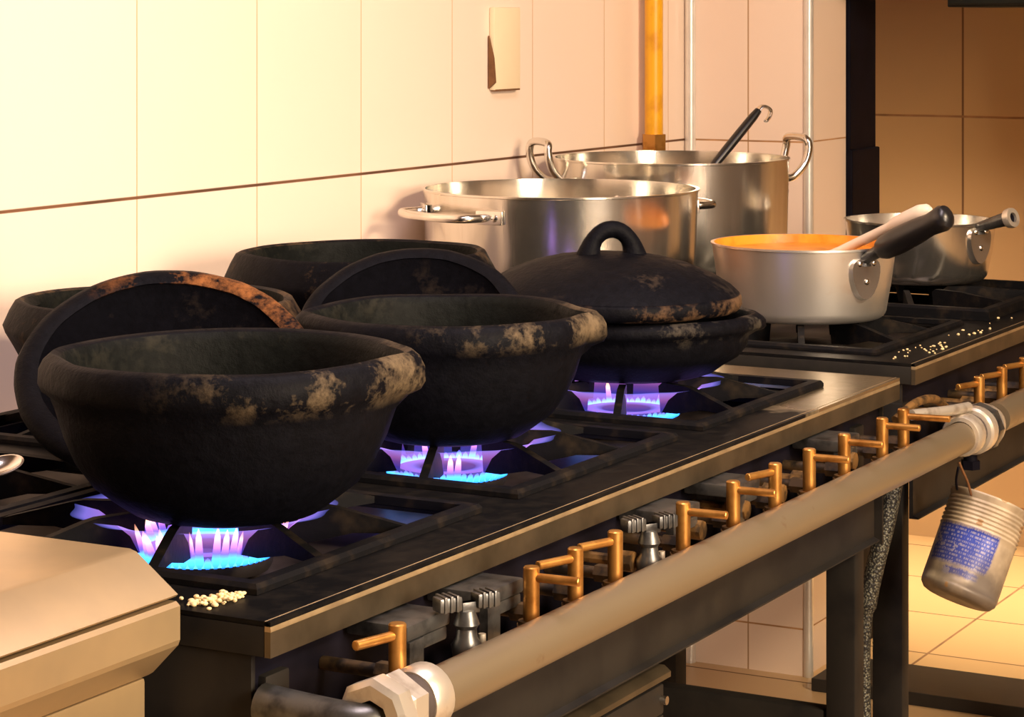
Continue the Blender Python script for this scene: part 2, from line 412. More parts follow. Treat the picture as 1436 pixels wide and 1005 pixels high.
M_fl_core=flame_mat('gas flame cones',[(0,(.015,.16,1)),(.22,(.06,.5,1)),(.38,(.12,.08,.95)),(.6,(.75,.25,.8)),(.8,(1,.55,.35)),(1,(1,.35,.25))],
                    [(0,.85),(.3,.9),(.45,.45),(.75,.75),(1,.15)],2.3)
M_fl_sheet=flame_mat('gas flame sheet',[(0,(.10,.55,1)),(.14,(.10,.20,1)),(.35,(.16,.10,.95)),(.6,(.62,.20,.80)),(.85,(.45,.25,1)),(1,(.20,.22,1))],
                    [(0,.9),(.08,.6),(.2,.13),(.5,.12),(.8,.26),(.93,.26),(1,.06)],2.4)

# ------------------------------------------------------------------ the room
WY=.976                       # tiled wall behind the ranges
def plane_box(name,a,b,mat): bm=NB(); box(bm,a,b); return struct(name,bm,mat)
plane_box('floor',(-3.2,-2.75,-.06),(4.45,2.4,0),M_fl)
plane_box('ceiling',(-3.2,-2.75,2.7),(4.45,2.4,2.76),M_plain)
plane_box('wall_left',(-3.2,WY,0),(3.21,WY+.08,2.7),M_wl)
bm=NB(); box(bm,(2.98,.708,0),(3.21,WY,2.7)); bm.faces.ensure_lookup_table()
for f in bm.faces:
    f.normal_update()
    if abs(f.normal.y)>.5: f.material_index=1
struct('wall_pillar',bm,[M_wp,M_wps])
plane_box('wall_back',(4.385,-2.75,0),(4.45,2.4,2.7),M_wb)
plane_box('wall_alcove',(3.21,2.3,0),(4.385,2.4,2.7),M_wb)
plane_box('wall_right',(-3.2,-2.75,0),(4.385,-2.67,2.7),M_plain)
plane_box('wall_near',(-3.28,-2.75,0),(-3.2,WY+.08,2.7),M_plain)
# aluminium corner profiles
bm=NB(); tube(bm,[(2.972,WY-.012,0),(2.972,WY-.012,2.7)],.0115,12); struct('trim_1',bm,M_alu_trim,40)
bm=NB(); tube(bm,[(2.984,.704,0),(2.984,.704,2.7)],.0105,12); struct('trim_2',bm,M_alu_trim,40)
bm=NB(); box(bm,(2.888,-2.6,0),(3.085,.66,.026),.002); struct('trim_3',bm,M_thr)
bm=NB(); box(bm,(3.214,.700,0),(3.375,.80,2.2),.004); box(bm,(3.212,.694,0),(3.384,.806,1.07),.004); struct('trim_4',bm,M_black)
# unseen blocker added over the opening to shade the upper far wall
bm=NB(); box(bm,(3.02,-2.6,1.47),(3.20,.700,2.66)); struct('shade_blocker',bm,M_plain)

# ------------------------------------------------------------------ fittings on the wall
t=thing('wall_plate','cream blank cover plate on the tiled wall above the aluminium pots','wall plate',(2.172,WY,1.222))
bm=NB(); box(bm,(2.124,WY-.012,1.222),(2.222,WY-.0005,1.371),.003); obj('cover',bm,M_plate,t)
bm=NB(); prism(bm,[(WY-.002,1.225),(WY-.002,1.32),(WY-.0125,1.28),(WY-.016,1.236)],'x',2.118,2.123); box(bm,(2.128,WY-.014,1.2205),(2.216,WY-.002,1.2235)); obj('plate_shadow',bm,M_brown,t)  # brown strips stand in for the shadow left of and below the plate
t=thing('gas_riser_pipe','yellow painted gas pipe rising up the tiled wall behind the tall pot','pipe',(2.744,WY-.035,.3))
bm=NB(); tube(bm,[(2.744,WY-.035,1.11),(2.744,WY-.035,2.69)],.0185,16); obj('pipe',bm,M_yel,t)
bm=NB(); tube(bm,[(2.744,WY-.035,1.085),(2.744,WY-.035,1.118)],.026,6); tube(bm,[(2.744,WY-.035,1.07),(2.744,WY-.035,1.085)],.024,16); obj('coupling',bm,M_brass,t)
bm=NB(); tube(bm,[(2.744,WY-.035,.3),(2.744,WY-.035,1.07)],.014,14); obj('lower_pipe',bm,M_yel,t)
bm=NB(); box(bm,(2.715,WY-.05,1.9),(2.773,WY-.001,1.925),.003); obj('clamp',bm,M_steel_b,t)
t=thing('wall_cabinet','dark wall cabinet high on the far wall, only its underside edge showing','cabinet',(4.2,.2,1.378))
bm=NB(); box(bm,(4.09,-.9,1.378),(4.384,.775,1.9),.004); obj('body',bm,M_cab,t)
bm=NB(); box(bm,(4.078,-.895,1.385),(4.089,.77,1.895),.003); obj('door',bm,M_cab,t)

# ------------------------------------------------------------------ ranges
ZT=.852
def burner(st,x,y,z=.832,r=.062,lit=None):
    bm=NB(); lathe(bm,[(.022,z-.02),(r,z-.02),(r+.003,z-.014),(r+.003,z-.004),(r-.004,z),(r-.012,z-.001),(.036,z-.004),(.030,z-.008),(.022,z-.02)],(x,y,0),40)
    b=obj('burner',bm,M_burn,st)
    bm=NB(); lathe(bm,[(0,z-.026),(.020,z-.026),(.027,z-.016),(.024,z-.007),(.012,z-.004),(0,z-.004)],(x,y,0),28); obj('burner_cap',bm,M_burn,b)
    if lit: flames(b,x,y,z,r,lit,.9 if x<.5 else .12)
    return b
def flames(b,x,y,z,r,top,streak=.2):
    """a ring of separate gas cones and the thin sheet they merge into, spreading out under the pot"""
    bm=NB(); hl=bm.verts.layers.float.new('h'); n=56; rnd=random.Random(int(x*1000))
    hh=top-z
    for k in range(n):
        a=2*PI*k/n; d=V((math.cos(a),math.sin(a),0)); lean=.34+.25*rnd.random(); tall=rnd.random()<streak; L=hh*(.66+.32*rnd.random()) if tall else .0105+.004*rnd.random()
        base=V((x,y,z-.007))+d*(r+.001); rings=[]
        prof=[(0,.0026),(.14,.0046),(.3,.0040),(.5,.0036),(.78,.0028),(1,.0004)]
        for f,rad in prof:
            c=base+V((0,0,L*f))+d*(lean*L*f**.8)
            tdir=V((-d.y,d.x,0)); ring=[]
            for q in range(6):
                v=bm.verts.new(c+(tdir*math.cos(q*PI/3)+d*math.sin(q*PI/3))*rad); v[hl]=f if tall else f*.40; ring.append(v)
            rings.append(ring)
        for i in range(len(rings)-1):
            for q in range(6): bm.faces.new((rings[i][q],rings[i][(q+1)%6],rings[i+1][(q+1)%6],rings[i+1][q]))
    obj('flame',bm,M_fl_core,b)
    bm=NB(); hl=bm.verts.layers.float.new('h'); n=96; rings=[]
    for i,(f,rr) in enumerate([(0,r+.004),(.06,r+.005),(.14,r+.008),(.3,r+.013),(.6,r+.022),(.85,r+.038),(1,r+.064)]):
        ring=[]
        for k in range(n):
            a=2*PI*k/n; w=.003*math.sin(a*11+i)*f
            zz=z-.006+(hh+.004)*f*(1 if f<1 else .97)
            v=bm.verts.new((x+(rr+w)*math.cos(a),y+(rr+w)*math.sin(a),zz)); v[hl]=f; ring.append(v)
        rings.append(ring)
    for i in range(len(rings)-1):
        for k in range(n): bm.faces.new((rings[i][k],rings[i][(k+1)%n],rings[i+1][(k+1)%n],rings[i+1][k]))
    # inner edge of the flame, drawn in over the burner head
    ir=[]
    for f,rr,dz in ((.70,r-.006,.003),(.80,r-.014,.0035),(.92,r-.022,.003),(1,r-.032,.0015)):
        ring=[]
        for k in range(n):
            a=2*PI*k/n; v=bm.verts.new((x+rr*math.cos(a),y+rr*math.sin(a),z+dz)); v[hl]=f; ring.append(v)
        ir.append(ring)
    for i in range(3):
        for k in range(n): bm.faces.new((ir[i][k],ir[i][(k+1)%n],ir[i+1][(k+1)%n],ir[i+1][k]))
    obj('flame_sheet',bm,M_fl_sheet,b)
    ld=bpy.data.lights.new('flame light','POINT'); ld.energy=.22; ld.specular_factor=.3; ld.color=(.55,.25,1.0); ld.shadow_soft_size=.05
    lo=link(bpy.data.objects.new('flame_light',ld)); lo.parent=b; lo.location=V((x,y,z+.025))-wloc(b)
def leg(st,x0,x1,y0,y1,z1,mat=M_leg):
    bm=NB(); box(bm,(x0,y0,.02),(x1,y1,z1),.003); l=obj('leg',bm,mat,st)
    bm=NB(); tube(bm,[((x0+x1)/2,(y0+y1)/2,0),((x0+x1)/2,(y0+y1)/2,.022)],.016,12); obj('leg_foot',bm,M_black,l)
def mkrange(label,x0,x1,y1,zt,cols,hw,yb,lit,legs):
    st=thing('gas_stove',label,'stove',((x0+x1)/2,y1/2,0))
    xs=[x0]; holes=set(); ys=[0,yb[0]-hw,yb[0]+hw,yb[1]-hw,yb[1]+hw,y1]
    for i,cx in enumerate(cols):
        w=hw if not isinstance(hw,list) else hw[i]
        xs+= [cx-w,cx+w]; holes|={(1+2*i,1),(1+2*i,3)}
    xs.append(x1)
    bm=NB(); holed(bm,xs,ys,holes,zt-.004,zt); 
    # raised seam just behind the front edge
    tp=obj('top_plate',bm,M_steel,st,0)
    bm=NB(); box(bm,(x0+.012,.026,zt-.125),(x1-.012,.029,zt-.031)); obj('valve_panel',bm,M_black,st)
    bm=NB(); prism(bm,[(0,zt-.0085),(0,zt-.030),(.006,zt-.030),(.006,zt-.0085)],'x',x0,x1); obj('front_edge',bm,M_fascia,st,20)
    bm=NB(); prism(bm,[(.006,zt+.0003),(.0035,zt-.0004),(.0015,zt-.0020),(.0002,zt-.0045),(-.0003,zt-.0070),(-.0003,zt-.0084),(.006,zt-.0084)],'x',x0,x1); obj('highlight_lip',bm,M_lip,st,60)
    for nm,xa,xb in (('side_edge',x0,x0+.005),('side_edge',x1-.005,x1)):
        bm=NB(); box(bm,(xa,.0065,zt-.030),(xb,y1,zt-.0045),.001); obj(nm,bm,M_apron,st)
    for xa,xb in ((x0+.004,x0+.010),(x1-.010,x1-.004)):
        bm=NB(); box(bm,(xa,.022,.62),(xb,y1-.004,zt-.031),.001); obj('side_panel',bm,M_apron,st)
    bm=NB(); box(bm,(x0+.012,.03,zt-.056),(x1-.006,y1-.01,zt-.050)); 
    box(bm,(x0+.006,y1-.012,zt-.056),(x1-.006,y1-.006,zt-.005)); box(bm,(x0+.006,.03,zt-.056),(x1-.006,.035,zt-.005))
    obj('drip_tray',bm,M_tray,st)
    for i,cx in enumerate(cols):
        for j,cy in enumerate(yb):
            burner(st,cx,cy,zt-.017,.064,(lit.get(i) if j==0 else None))
    return st
COLS=[.27,.745,1.215]; YB=(.262,.665)
R1=mkrange('long dark steel gas range in the foreground with three lit front burners',0.0,1.545,.86,ZT,COLS,.185,YB,{0:.879,1:.879,2:.879},None)
# apron rail, legs, stretchers and oven of the near range
bm=NB(); prism(bm,[(.004,.745),(.004,.648),(-.004,.645),(-.004,.643),(.010,.643),(.010,.745)],'x',.02,1.453); obj('apron',bm,M_apron,R1,20)
for x0,x1 in ((.02,.056),(1.417,1.453)):
    for y0,y1 in ((.018,.060),(.80,.842)): leg(R1,x0,x1,y0,y1,.800)
bm=NB(); box(bm,(1.420,.064,.355),(1.450,.797,.413),.003); obj('side_stretcher',bm,M_apron,R1)
bm=NB(); box(bm,(.060,.805,.355),(1.414,.835,.413),.003); obj('back_stretcher',bm,M_apron,R1)
bm=NB(); box(bm,(.075,.03,.15),(.795,.70,.612),.004); ov=obj('oven',bm,M_apron,R1)
bm=NB()
for a,b in (((.078,.010,.575),(.792,.0295,.609)),((.078,.010,.16),(.792,.0295,.20)),((.078,.010,.2005),(.12,.0295,.5745)),((.762,.010,.2005),(.792,.0295,.5745))): box(bm,a,b,.003)
od=obj('oven_door_frame',bm,M_leg,ov)
bm=NB(); box(bm,(.1205,.018,.2005),(.7615,.028,.5745)); obj('oven_door_panel',bm,M_black,ov)
bm=NB(); prism(bm,[(.004,.622),(.012,.628),(.035,.628),(.035,.616),(.004,.616)],'x',.075,.797); obj('oven_lip',bm,M_fascia,ov)
bm=NB(); cyl(bm,(.785,.003,.592),(.785,.011,.592),.005,12); obj('bolt',bm,M_steel_b,ov)

R2=mkrange('second steel gas range beyond, carrying the aluminium pots and pans',1.610,2.70,.90,.863,[1.862,2.345],.185,(.275,.70),{},None)
for x0,x1 in ((1.582,1.638),):
    for y0,y1 in ((.02,.065),(.84,.885)): leg(R2,x0+.03,x1+.004,y0,y1,.805)
for y0,y1 in ((.02,.065),(.84,.885)): leg(R2,2.63,2.68,y0,y1,.805)
bm=NB(); prism(bm,[(.004,.745),(.004,.648),(-.004,.645),(-.004,.643),(.010,.643),(.010,.745)],'x',1.612,2.69); obj('apron',bm,M_apron,R2,20)

# ------------------------------------------------------------------ grates
def grate(cx,cy,hw,z0,z1,ztop,ribs,label,group=None):
    g=thing('stove_grate',label,'grate',(cx,cy,z0))
    bm=NB(); w=.016; h=hw
    A=[(cx-h,cy-h),(cx+h,cy-h),(cx+h,cy+h),(cx-h,cy+h)]; B=[(cx-h+w,cy-h+w),(cx+h-w,cy-h+w),(cx+h-w,cy+h-w),(cx-h+w,cy+h-w)]
    A2=[(cx-h+.003,cy-h+.003),(cx+h-.003,cy-h+.003),(cx+h-.003,cy+h-.003),(cx-h+.003,cy+h-.003)]
    loops=[[(p,z0) for p in A],[(p,z1-.004) for p in A],[(p,z1) for p in A2],[(p,z1) for p in B],[(p,z0) for p in B]]
    vs=[[bm.verts.new((p[0],p[1],z)) for p,z in L] for L in loops]
    for i in range(5):
        a,b=vs[i],vs[(i+1)%5]
        for k in range(4): bm.faces.new((a[k],a[(k+1)%4],b[(k+1)%4],b[k]))
    obj('grate_frame',bm,M_iron,g,25)
    for ang in ribs:
        ca,sa=math.cos(ang),math.sin(ang); q=(h-w*.6)/max(abs(ca),abs(sa)); s=V((cx+ca*q,cy+sa*q,0)); c=V((cx,cy,0)); d=(c-s); L=d.length; d.normalize(); n=V((-d.y,d.x,0))*.0048
        prof=[(0,z0+.001),(0,z1-.002),(.006,z1-.001),(L*.36,ztop-.002),(L*.42,ztop),(L-.075,ztop),(L-.068,ztop-.005),(L-.072,z0-.012),(L*.5,z0-.010),(L*.28,z0+.0004)]
        bm=NB(); a=[bm.verts.new(s+d*u+n+V((0,0,z))) for u,z in prof]; b=[bm.verts.new(s+d*u-n+V((0,0,z))) for u,z in prof]
        bm.faces.new(a); bm.faces.new(b[::-1]); m=len(prof)
        for i in range(m): bm.faces.new((a[i],b[i],b[(i+1)%m],a[(i+1)%m]))
        obj('grate_rib',bm,M_iron,g,25)
    return g
CROSS=[PI/8+PI/4*k for k in range(8)]; RB1=CROSS
Z0,Z1,ZP=.8525,.8615,.8793
grate(COLS[0],YB[0],.2,Z0,Z1,ZP,RB1,'black cast-iron grate under the nearest clay pot with the tilted lid behind it')
grate(COLS[1],YB[0],.2,Z0,Z1,ZP,CROSS,'black cast-iron grate under the middle front clay pot')
grate(COLS[2],YB[0],.2,Z0,Z1,ZP,CROSS,'black cast-iron grate under the shallow covered clay pot')
grate(COLS[0],YB[1],.2,Z0,Z1,ZP,CROSS,'empty black cast-iron grate at the far left edge behind the nearest pot')
grate(COLS[1],YB[1],.2,Z0,Z1,ZP,CROSS,'black cast-iron grate under the open clay pot at the left by the wall')
grate(COLS[2],YB[1],.2,Z0,Z1,ZP,CROSS,'black cast-iron grate under the open clay pot by the wall beside the aluminium pots')
grate(1.862,.275,.2,.8635,.871,.887,CROSS,'flat black grate under the saucepan of orange sauce')
grate(2.345,.275,.222,.8635,.882,.888,CROSS,'black grate with raised ribs under the small empty saucepan at right')
grate(1.862,.70,.2,.8635,.871,.887,CROSS,'black grate under the wide aluminium pot with level side handles')
grate(2.36,.70,.2,.8635,.871,.887,CROSS,'black grate under the tall aluminium pot holding the ladle')

# ------------------------------------------------------------------ clay pots and lids
def wob(seed,amp=.0022):
    def f(a,z): return amp*noise.noise(V((math.cos(a)*1.7+seed,math.sin(a)*1.7,z*9)))+amp*.5*noise.noise(V((math.cos(a)*6+seed,math.sin(a)*6,z*40)))
    return f
def claypot(c,zb,R,h,label,seed,mat,lugs=(),base=.55,belly=1.0,shoulder=False):
    t=thing('clay_pot',label,'clay pot',(c[0],c[1],zb))
    k=h/.155; s=R/.178
    prof=[(0,0),(.080*s*base/.55,0),(.094*s*base/.55,.004*k),(.108*s*base/.55,.013*k),(.131*s,.030*k),(.148*s*belly,.052*k),(.159*s*belly,.075*k),(.167*s,.100*k),(.1705*s,.116*k),(.176*s,.121*k),(.179*s,.128*k),(.1785*s,.142*k),(.174*s,.151*k),(.166*s,.155*k),(.158*s,.152*k),(.154*s,.142*k),(.150*s,.115*k),(.142*s,.08*k),(.125*s,.045*k),(.10*s,.02*k),(0,.014*k)]
    if shoulder: prof=[(0,0),(.085*s,0),(.10*s,.005*k),(.135*s,.03*k),(.158*s,.06*k),(.172*s,.09*k),(.180*s,.112*k),(.179*s,.120*k),(.170*s,.138*k),(.163*s,.152*k),(.158*s,.155*k),(.152*s,.152*k),(.150*s,.140*k),(.152*s,.115*k),(.142*s,.08*k),(.125*s,.045*k),(.10*s,.02*k),(0,.014*k)]
    wf=wob(seed)
    def fn(a,r,z):
        rr=r+wf(a,z)*(1 if r>.02 else 0); zz=z
        for la,amt,wd in lugs:
            d=math.atan2(math.sin(a-la),math.cos(a-la)); g=math.exp(-(d/wd)**2)
            zk=max(0,min(1,(z/k-.108)/.014))
            if r>.15*s: rr+=amt*g*zk
            if zk>0: zz-=.004*g*(1 if r>.17*s else .3)
        return rr,zz+(.0022*noise.noise(V((math.cos(a)*1.3,math.sin(a)*1.3,seed))) if z>.1*k else 0)
    top=max(range(len(prof)),key=lambda i:prof[i][1])
    bm=NB(); lathe(bm,prof[:top+2],(c[0],c[1],zb),112,fn); lathe(bm,prof[top+1:],(c[0],c[1],zb),112,fn,mat=1)
    bmesh.ops.remove_doubles(bm,verts=bm.verts,dist=1e-5); obj('pot_body',bm,[mat,M_clay_in],t,50)
    return t
AR=math.atan2(RIGHT.y,RIGHT.x)
claypot((.240,.213),.880,.172,.155,'large soot-black clay pot nearest the camera, open, over the first lit burner',1.3,M_clay,[(AR,.016,.20),(AR+PI,.008,.25)])
claypot((.704,.239),.880,.162,.143,'open soot-black clay pot over the second lit burner, a side lug on its rim',4.1,M_clay,[(AR,.018,.13),(AR+PI,.012,.2)])
claypot((1.222,.262),.880,.168,.085,'shallow soot-black clay pot covered by a loop-handled lid',7.7,M_clay_low,[(AR,.012,.2)],base=.60,belly=1.03)
claypot((.735,.668),.880,.180,.130,'open black clay pot by the wall at the left edge, behind the first lid',9.2,M_clay_rear,[(AR+PI,.008,.3)],shoulder=True)
claypot((1.205,.665),.880,.186,.148,'open black clay pot by the wall behind the second lid',11.5,M_clay_rear,[(AR+PI,.008,.3)],shoulder=True)

def claylid(M,R,label,seed,handle=False,rim=None):
    t=thing('clay_pot_cover',label,'pot lid',M.translation)
    t.matrix_world=M; wf=wob(seed,.002)
    def fn(a,r,z): return r+wf(a,z),z+.0015*noise.noise(V((math.cos(a)*2,math.sin(a)*2,seed)))
    k=R/.163
    def add(nm,prof,mat,n=96):
        bm=NB(); lathe(bm,[(r*k,z*k) for r,z in prof],(0,0,0),n,fn)
        bmesh.ops.recalc_face_normals(bm,faces=bm.faces)
        me=bpy.data.meshes.new(nm); bm.to_mesh(me); bm.free(); me.materials.append(mat)
        for p in me.polygons: p.use_smooth=True
        o=link(bpy.data.objects.new(nm,me)); o.parent=t; return o
    add('lid_dome',[(.1605,.0205),(.150,.030),(.128,.043),(.10,.054),(.065,.063),(.03,.067),(0,.068)],M_lid_top)
    add('lid_rim',[(.137,.0015),(.144,-.001),(.153,-.001),(.160,.002),(.1635,.008),(.1630,.016),(.1600,.021),(.1545,.0185),(.146,.012),(.139,.006)]+[(.137,.0015)],rim or M_lid)
    add('lid_underside',[(.1385,.003),(.130,.012),(.112,.026),(.08,.040),(.04,.048),(0,.050)],M_lid_in)
    if handle:
        dirv=handle
        pts=[]; 
        for i in range(17):
            a=PI*i/16; pts.append(V((math.cos(a)*.032*dirv[0],math.cos(a)*.032*dirv[1],.056+.046*math.sin(a)**.85)))
        pts[0].z-=.006; pts[-1].z-=.006; pts[0]*=1; 
        rs=[.020,.017,.014,.0125]+[.0115]*9+[.0125,.014,.017,.020]
        bm=NB(); tube(bm,pts,rs,14); bmesh.ops.recalc_face_normals(bm,faces=bm.faces)
        me=bpy.data.meshes.new('lid_handle'); bm.to_mesh(me); bm.free(); me.materials.append(M_lid_top)
        for p in me.polygons: p.use_smooth=True
        o=link(bpy.data.objects.new('lid_handle',me)); o.parent=t
    return t
def at_px(px,py,t):
    r=(px-CX)/F; return CAM+FWD*t+RIGHT*(r*t)+V((0,0,-(py-HY)*t/F))
def lid_leaning(px,py,t,R,elev,roll,label,seed,rim=None):
    """underside faces the viewer: local -Z points to viewer and up"""
    c=at_px(px,py,t); vd=(CAM-c); vd.z=0; vd.normalize()
    vd=Matrix.Rotation(roll,3,'Z')@vd
    n=vd*math.cos(elev)+V((0,0,math.sin(elev)))
    M=frame(c,-n,RIGHT)
    return claylid(M,R,label,seed,rim=rim)
lid_leaning(232,511,2.60,.160,math.radians(55),-.05,'clay lid leaning tilted behind the nearest pot, orange scorched edge, dark underside showing',2.0)
lid_leaning(578,448,3.02,.142,math.radians(55),-.1,'clay lid leaning tilted behind the middle front pot, dull dark edge',5.0,rim=M_lid_top)
c3=V((1.209,.282,.9705))
M3=Matrix.Translation(c3)@Matrix.Rotation(math.radians(1),4,'X')
hd=(Matrix.Rotation(.25,3,'Z')@RIGHT)
claylid(M3,.172,'domed clay lid with arched loop handle closed on the shallow pot',8.0,handle=(hd.x,hd.y),rim=M_lid3)

# ------------------------------------------------------------------ aluminium pots
def alupot(name,c,zb,rb,rt,h,label,mat,cat,th=.003,corner=.018,inner=None,rimr=.0022):
    t=thing(name,label,cat,(c[0],c[1],zb))
    prof=[(0,0)]
    for i in range(7):
        a=PI/2*i/6; prof.append((rb-corner+corner*math.sin(a),corner-corner*math.cos(a)))
    prof+=[(rb+(rt-rb)*.5,h*.5),(rt,h-.004),(rt+rimr,h-.003),(rt+rimr,h),(rt-th,h)]
    bm=NB(); lathe(bm,prof,(c[0],c[1],zb),96); o=obj('pot_body',bm,mat,t,35)
    ip=[(rt-th,h),(rt-th-.0002,h-.003),(rb+(rt-rb)*.5-th,h*.5)]
    for i in range(7):
        a=PI/2*(1-i/6); ip.append((rb-th-corner+corner*math.sin(a),th+corner-corner*math.cos(a)))
    ip.append((0,th))
    bm=NB(); lathe(bm,ip,(c[0],c[1],zb),96); obj('pot_lining',bm,inner or mat,t,35)
    return t
def rivet(bm,p,n,r=.006):
    lathe(bm,[(0,.0035),(r*.6,.0028),(r,.001),(r,-.001)],n=14,M=frame(p,n))
# wide pot A, level bail handles
Ac=V((1.902,.716,0)); Az=.888; Ah=.182; AR_=.228
A=alupot('stock_pot',Ac,Az,.222,AR_,Ah,'wide aluminium pot by the wall with level bar handles riveted to its sides',M_alu,'pot')
axA=V((-.903,.429,0)).normalized()
for s in (1,-1):
    ax=axA*s; z=Az+Ah-.034
    a0=math.atan2(ax.y,ax.x); pts=[]
    dlt=math.radians(22)
    def P(an,r,dz=0): return V((Ac.x+math.cos(an)*r,Ac.y+math.sin(an)*r,z+dz))
    pts=spline([P(a0+dlt,AR_+.006,0),P(a0+dlt*.98,AR_+.022,.0),P(a0+dlt*.8,AR_+.046),P(a0+dlt*.35,AR_+.051),P(a0-dlt*.35,AR_+.051),P(a0-dlt*.8,AR_+.046),P(a0-dlt*.98,AR_+.022),P(a0-dlt,AR_+.006)],6)
    bm=NB(); tube(bm,pts,.0062,12,flat=(1,1.1)); h=obj('handle',bm,M_steel_b,A)
    for sg in (1,-1):
        an=a0+sg*(dlt+.03); n=V((math.cos(an),math.sin(an),0)); p=P(an,AR_+.0012)
        m=frame(p,n,(0,0,1)); bm=NB(); box(bm,(-.011,-.024,-.001),(.011,.024,.0045),.002,M=m); pl=obj('handle_plate',bm,M_alu_b,h)
        bm=NB()
        for q in (-.011,.011): rivet(bm,m@V((0,q,.0045)),n)
        obj('rivet',bm,M_steel_b,pl)
        # rivet heads on the inside of the wall
        bm=NB()
        for q in (-.011,.011):
            rivet(bm,m@V((0,q,-.0055)),-n,.0065)
        obj('inner_rivet',bm,M_steel_b,pl)
# tall pot B, raised loop handles
Bc=V((2.386,.738,0)); Bz=.888; Bh=.208; BR=.2165
B=alupot('stock_pot',Bc,Bz,.212,BR,Bh,'tall aluminium pot at the back with raised loop handles and a ladle in it',M_alu,'pot')
axB=(RIGHT*math.cos(.38)+FWD*math.sin(.38)).normalized()
for s in (1,-1):
    ax=axB*s; tg=V((-ax.y,ax.x,0)); z=Bz+Bh-.042; b0=Bc+V((0,0,z))
    hw=.044
    base=lambda q: b0+ax*(math.sqrt(BR**2-q*q)+.004)+tg*q
    L=[base(-hw),b0+ax*(BR+.016)+tg*(-hw)+V((0,0,.004)),b0+ax*(BR+.038)+tg*(-hw)+V((0,0,.026)),b0+ax*(BR+.047)+tg*(-hw)+V((0,0,.056)),b0+ax*(BR+.044)+tg*(-hw*.75)+V((0,0,.073)),
       b0+ax*(BR+.044)+tg*(hw*.75)+V((0,0,.073)),b0+ax*(BR+.047)+tg*hw+V((0,0,.056)),b0+ax*(BR+.038)+tg*hw+V((0,0,.026)),b0+ax*(BR+.016)+tg*hw+V((0,0,.004)),base(hw)]
    bm=NB(); tube(bm,spline(L,6),.0072,12); h=obj('handle',bm,M_steel_b,B)
    for q in (-hw,hw):
        p=base(q)-ax*.003; n=(p-b0).normalized(); m=frame(p,n,(0,0,1)); bm=NB(); box(bm,(-.03,-.010,-.002),(.012,.010,.004),.002,M=m); pl=obj('handle_plate',bm,M_alu_b,h)
        bm=NB()
        for u in (-.010,-.023): rivet(bm,m@V((u,0,.004)),n)
        obj('rivet',bm,M_steel_b,pl)
# saucepans
def saucepan(c,zb,rb,rt,h,label,mat,inner,dirv,corner):
    t=alupot('saucepan',c,zb,rb,rt,h,label,mat,'saucepan',.003,corner,inner)
    return t
P1=V((1.861,.268,0)); P1z=.888; P1h=.115
pan1=saucepan(P1,P1z,.128,.1425,P1h,'aluminium saucepan of orange sauce with a black grip handle',M_pan1,M_soup,None,.016)
d1=(RIGHT*.56+VIEWER*.83).normalized()
def panhandle(t,c,z,R,d,px,py,grip):
    n=d; p0=c+d*(R-.002)+V((0,0,z)); tg=V((-d.y,d.x,0))
    m=frame(p0,n,(0,0,1)); bm=NB()
    poly=[(-.010+.027*math.cos(2*PI*k/22)-.006*math.cos(4*PI*k/22),.0245*math.sin(2*PI*k/22)) for k in range(22)]
    a=[bm.verts.new(m@V((x*1.2,y*1.2,-.006))) for x,y in poly]; b=[bm.verts.new(m@V((x*1.14,y*1.14,.006))) for x,y in poly]
    bm.faces.new(a); bm.faces.new(b[::-1])
    for i in range(len(poly)): bm.faces.new((a[i],b[i],b[(i+1)%len(poly)],a[(i+1)%len(poly)]))
    br=obj('handle_bracket',bm,M_alu_b,t)
    bm=NB()
    for x,y in ((.006,-.014),(.006,.014),(-.022,0)): rivet(bm,m@V((x,y,.006)),n,.005)
    obj('rivet',bm,M_steel_b,br)
    # find the end of the handle along its bearing so that it rises as in the photograph
    return p0
def ray(px):
    r=(px-CX)/F; return FWD+RIGHT*r
def along(p0,d,px):
    """length along horizontal bearing d from p0 at which the handle reaches image column px"""
    r=ray(px); w=V((p0.x-CAM.x,p0.y-CAM.y,0)); # w+d*L = r*t
    det=r.x*(-d.y)-(-d.x)*r.y
    tt=(w.x*(-d.y)-(-d.x)*w.y)/det; L=(r.x*w.y-r.y*w.x)/det
    return L,tt
p0=panhandle(pan1,P1,P1z+P1h-.027,.140,d1,1325,312,True)
def hpt(p0,d,px,py):
    L,tt=along(p0,d,px); q=p0+d*L; q.z=H-(py-HY)*tt/F; return q
q0=hpt(p0,d1,1212,364); q1=hpt(p0,d1,1236,349); q2=hpt(p0,d1,1322,306)
bm=NB(); tube(bm,[p0+V((0,0,.002)),q0,q1+(q2-q1)*.1],[.0105,.0095,.011],14); obj('handle_stub',bm,M_zinc,pan1)
u=(q2-q1); bm=NB(); tube(bm,[q1-u*.04,q1-u*.02,q1+u*.06,q1+u*.3,q1+u*.6,q1+u*.80,q1+u*.90,q1+u*1.0,q1+u*1.06,q1+u*1.10],[.008,.014,.0185,.0205,.0190,.0165,.0180,.0195,.017,.008],18,flat=(.85,1)); obj('handle_grip',bm,M_bake,pan1)
bm=NB(); lathe(bm,[(0,0),(.1345,0)],(P1.x,P1.y,P1z+P1h-.014),64)
soup=obj('sauce',bm,M_soup,None); tag(soup,'orange sauce filling the saucepan with the black grip','sauce')
P2=V((2.437,.277,0)); P2z=.8885; P2h=.108
pan2=saucepan(P2,P2z,.119,.132,P2h,'small aluminium saucepan at right with a bare hollow handle stub',M_alu,M_alu_b,None,.022)
d2=(RIGHT*.66+VIEWER*.75).normalized()
p0=panhandle(pan2,P2,P2z+P2h-.020,.130,d2,0,0,False)
e0=hpt(p0,d2,1372,319); e1=hpt(p0,d2,1404,309); e2=hpt(p0,d2,1416,306)
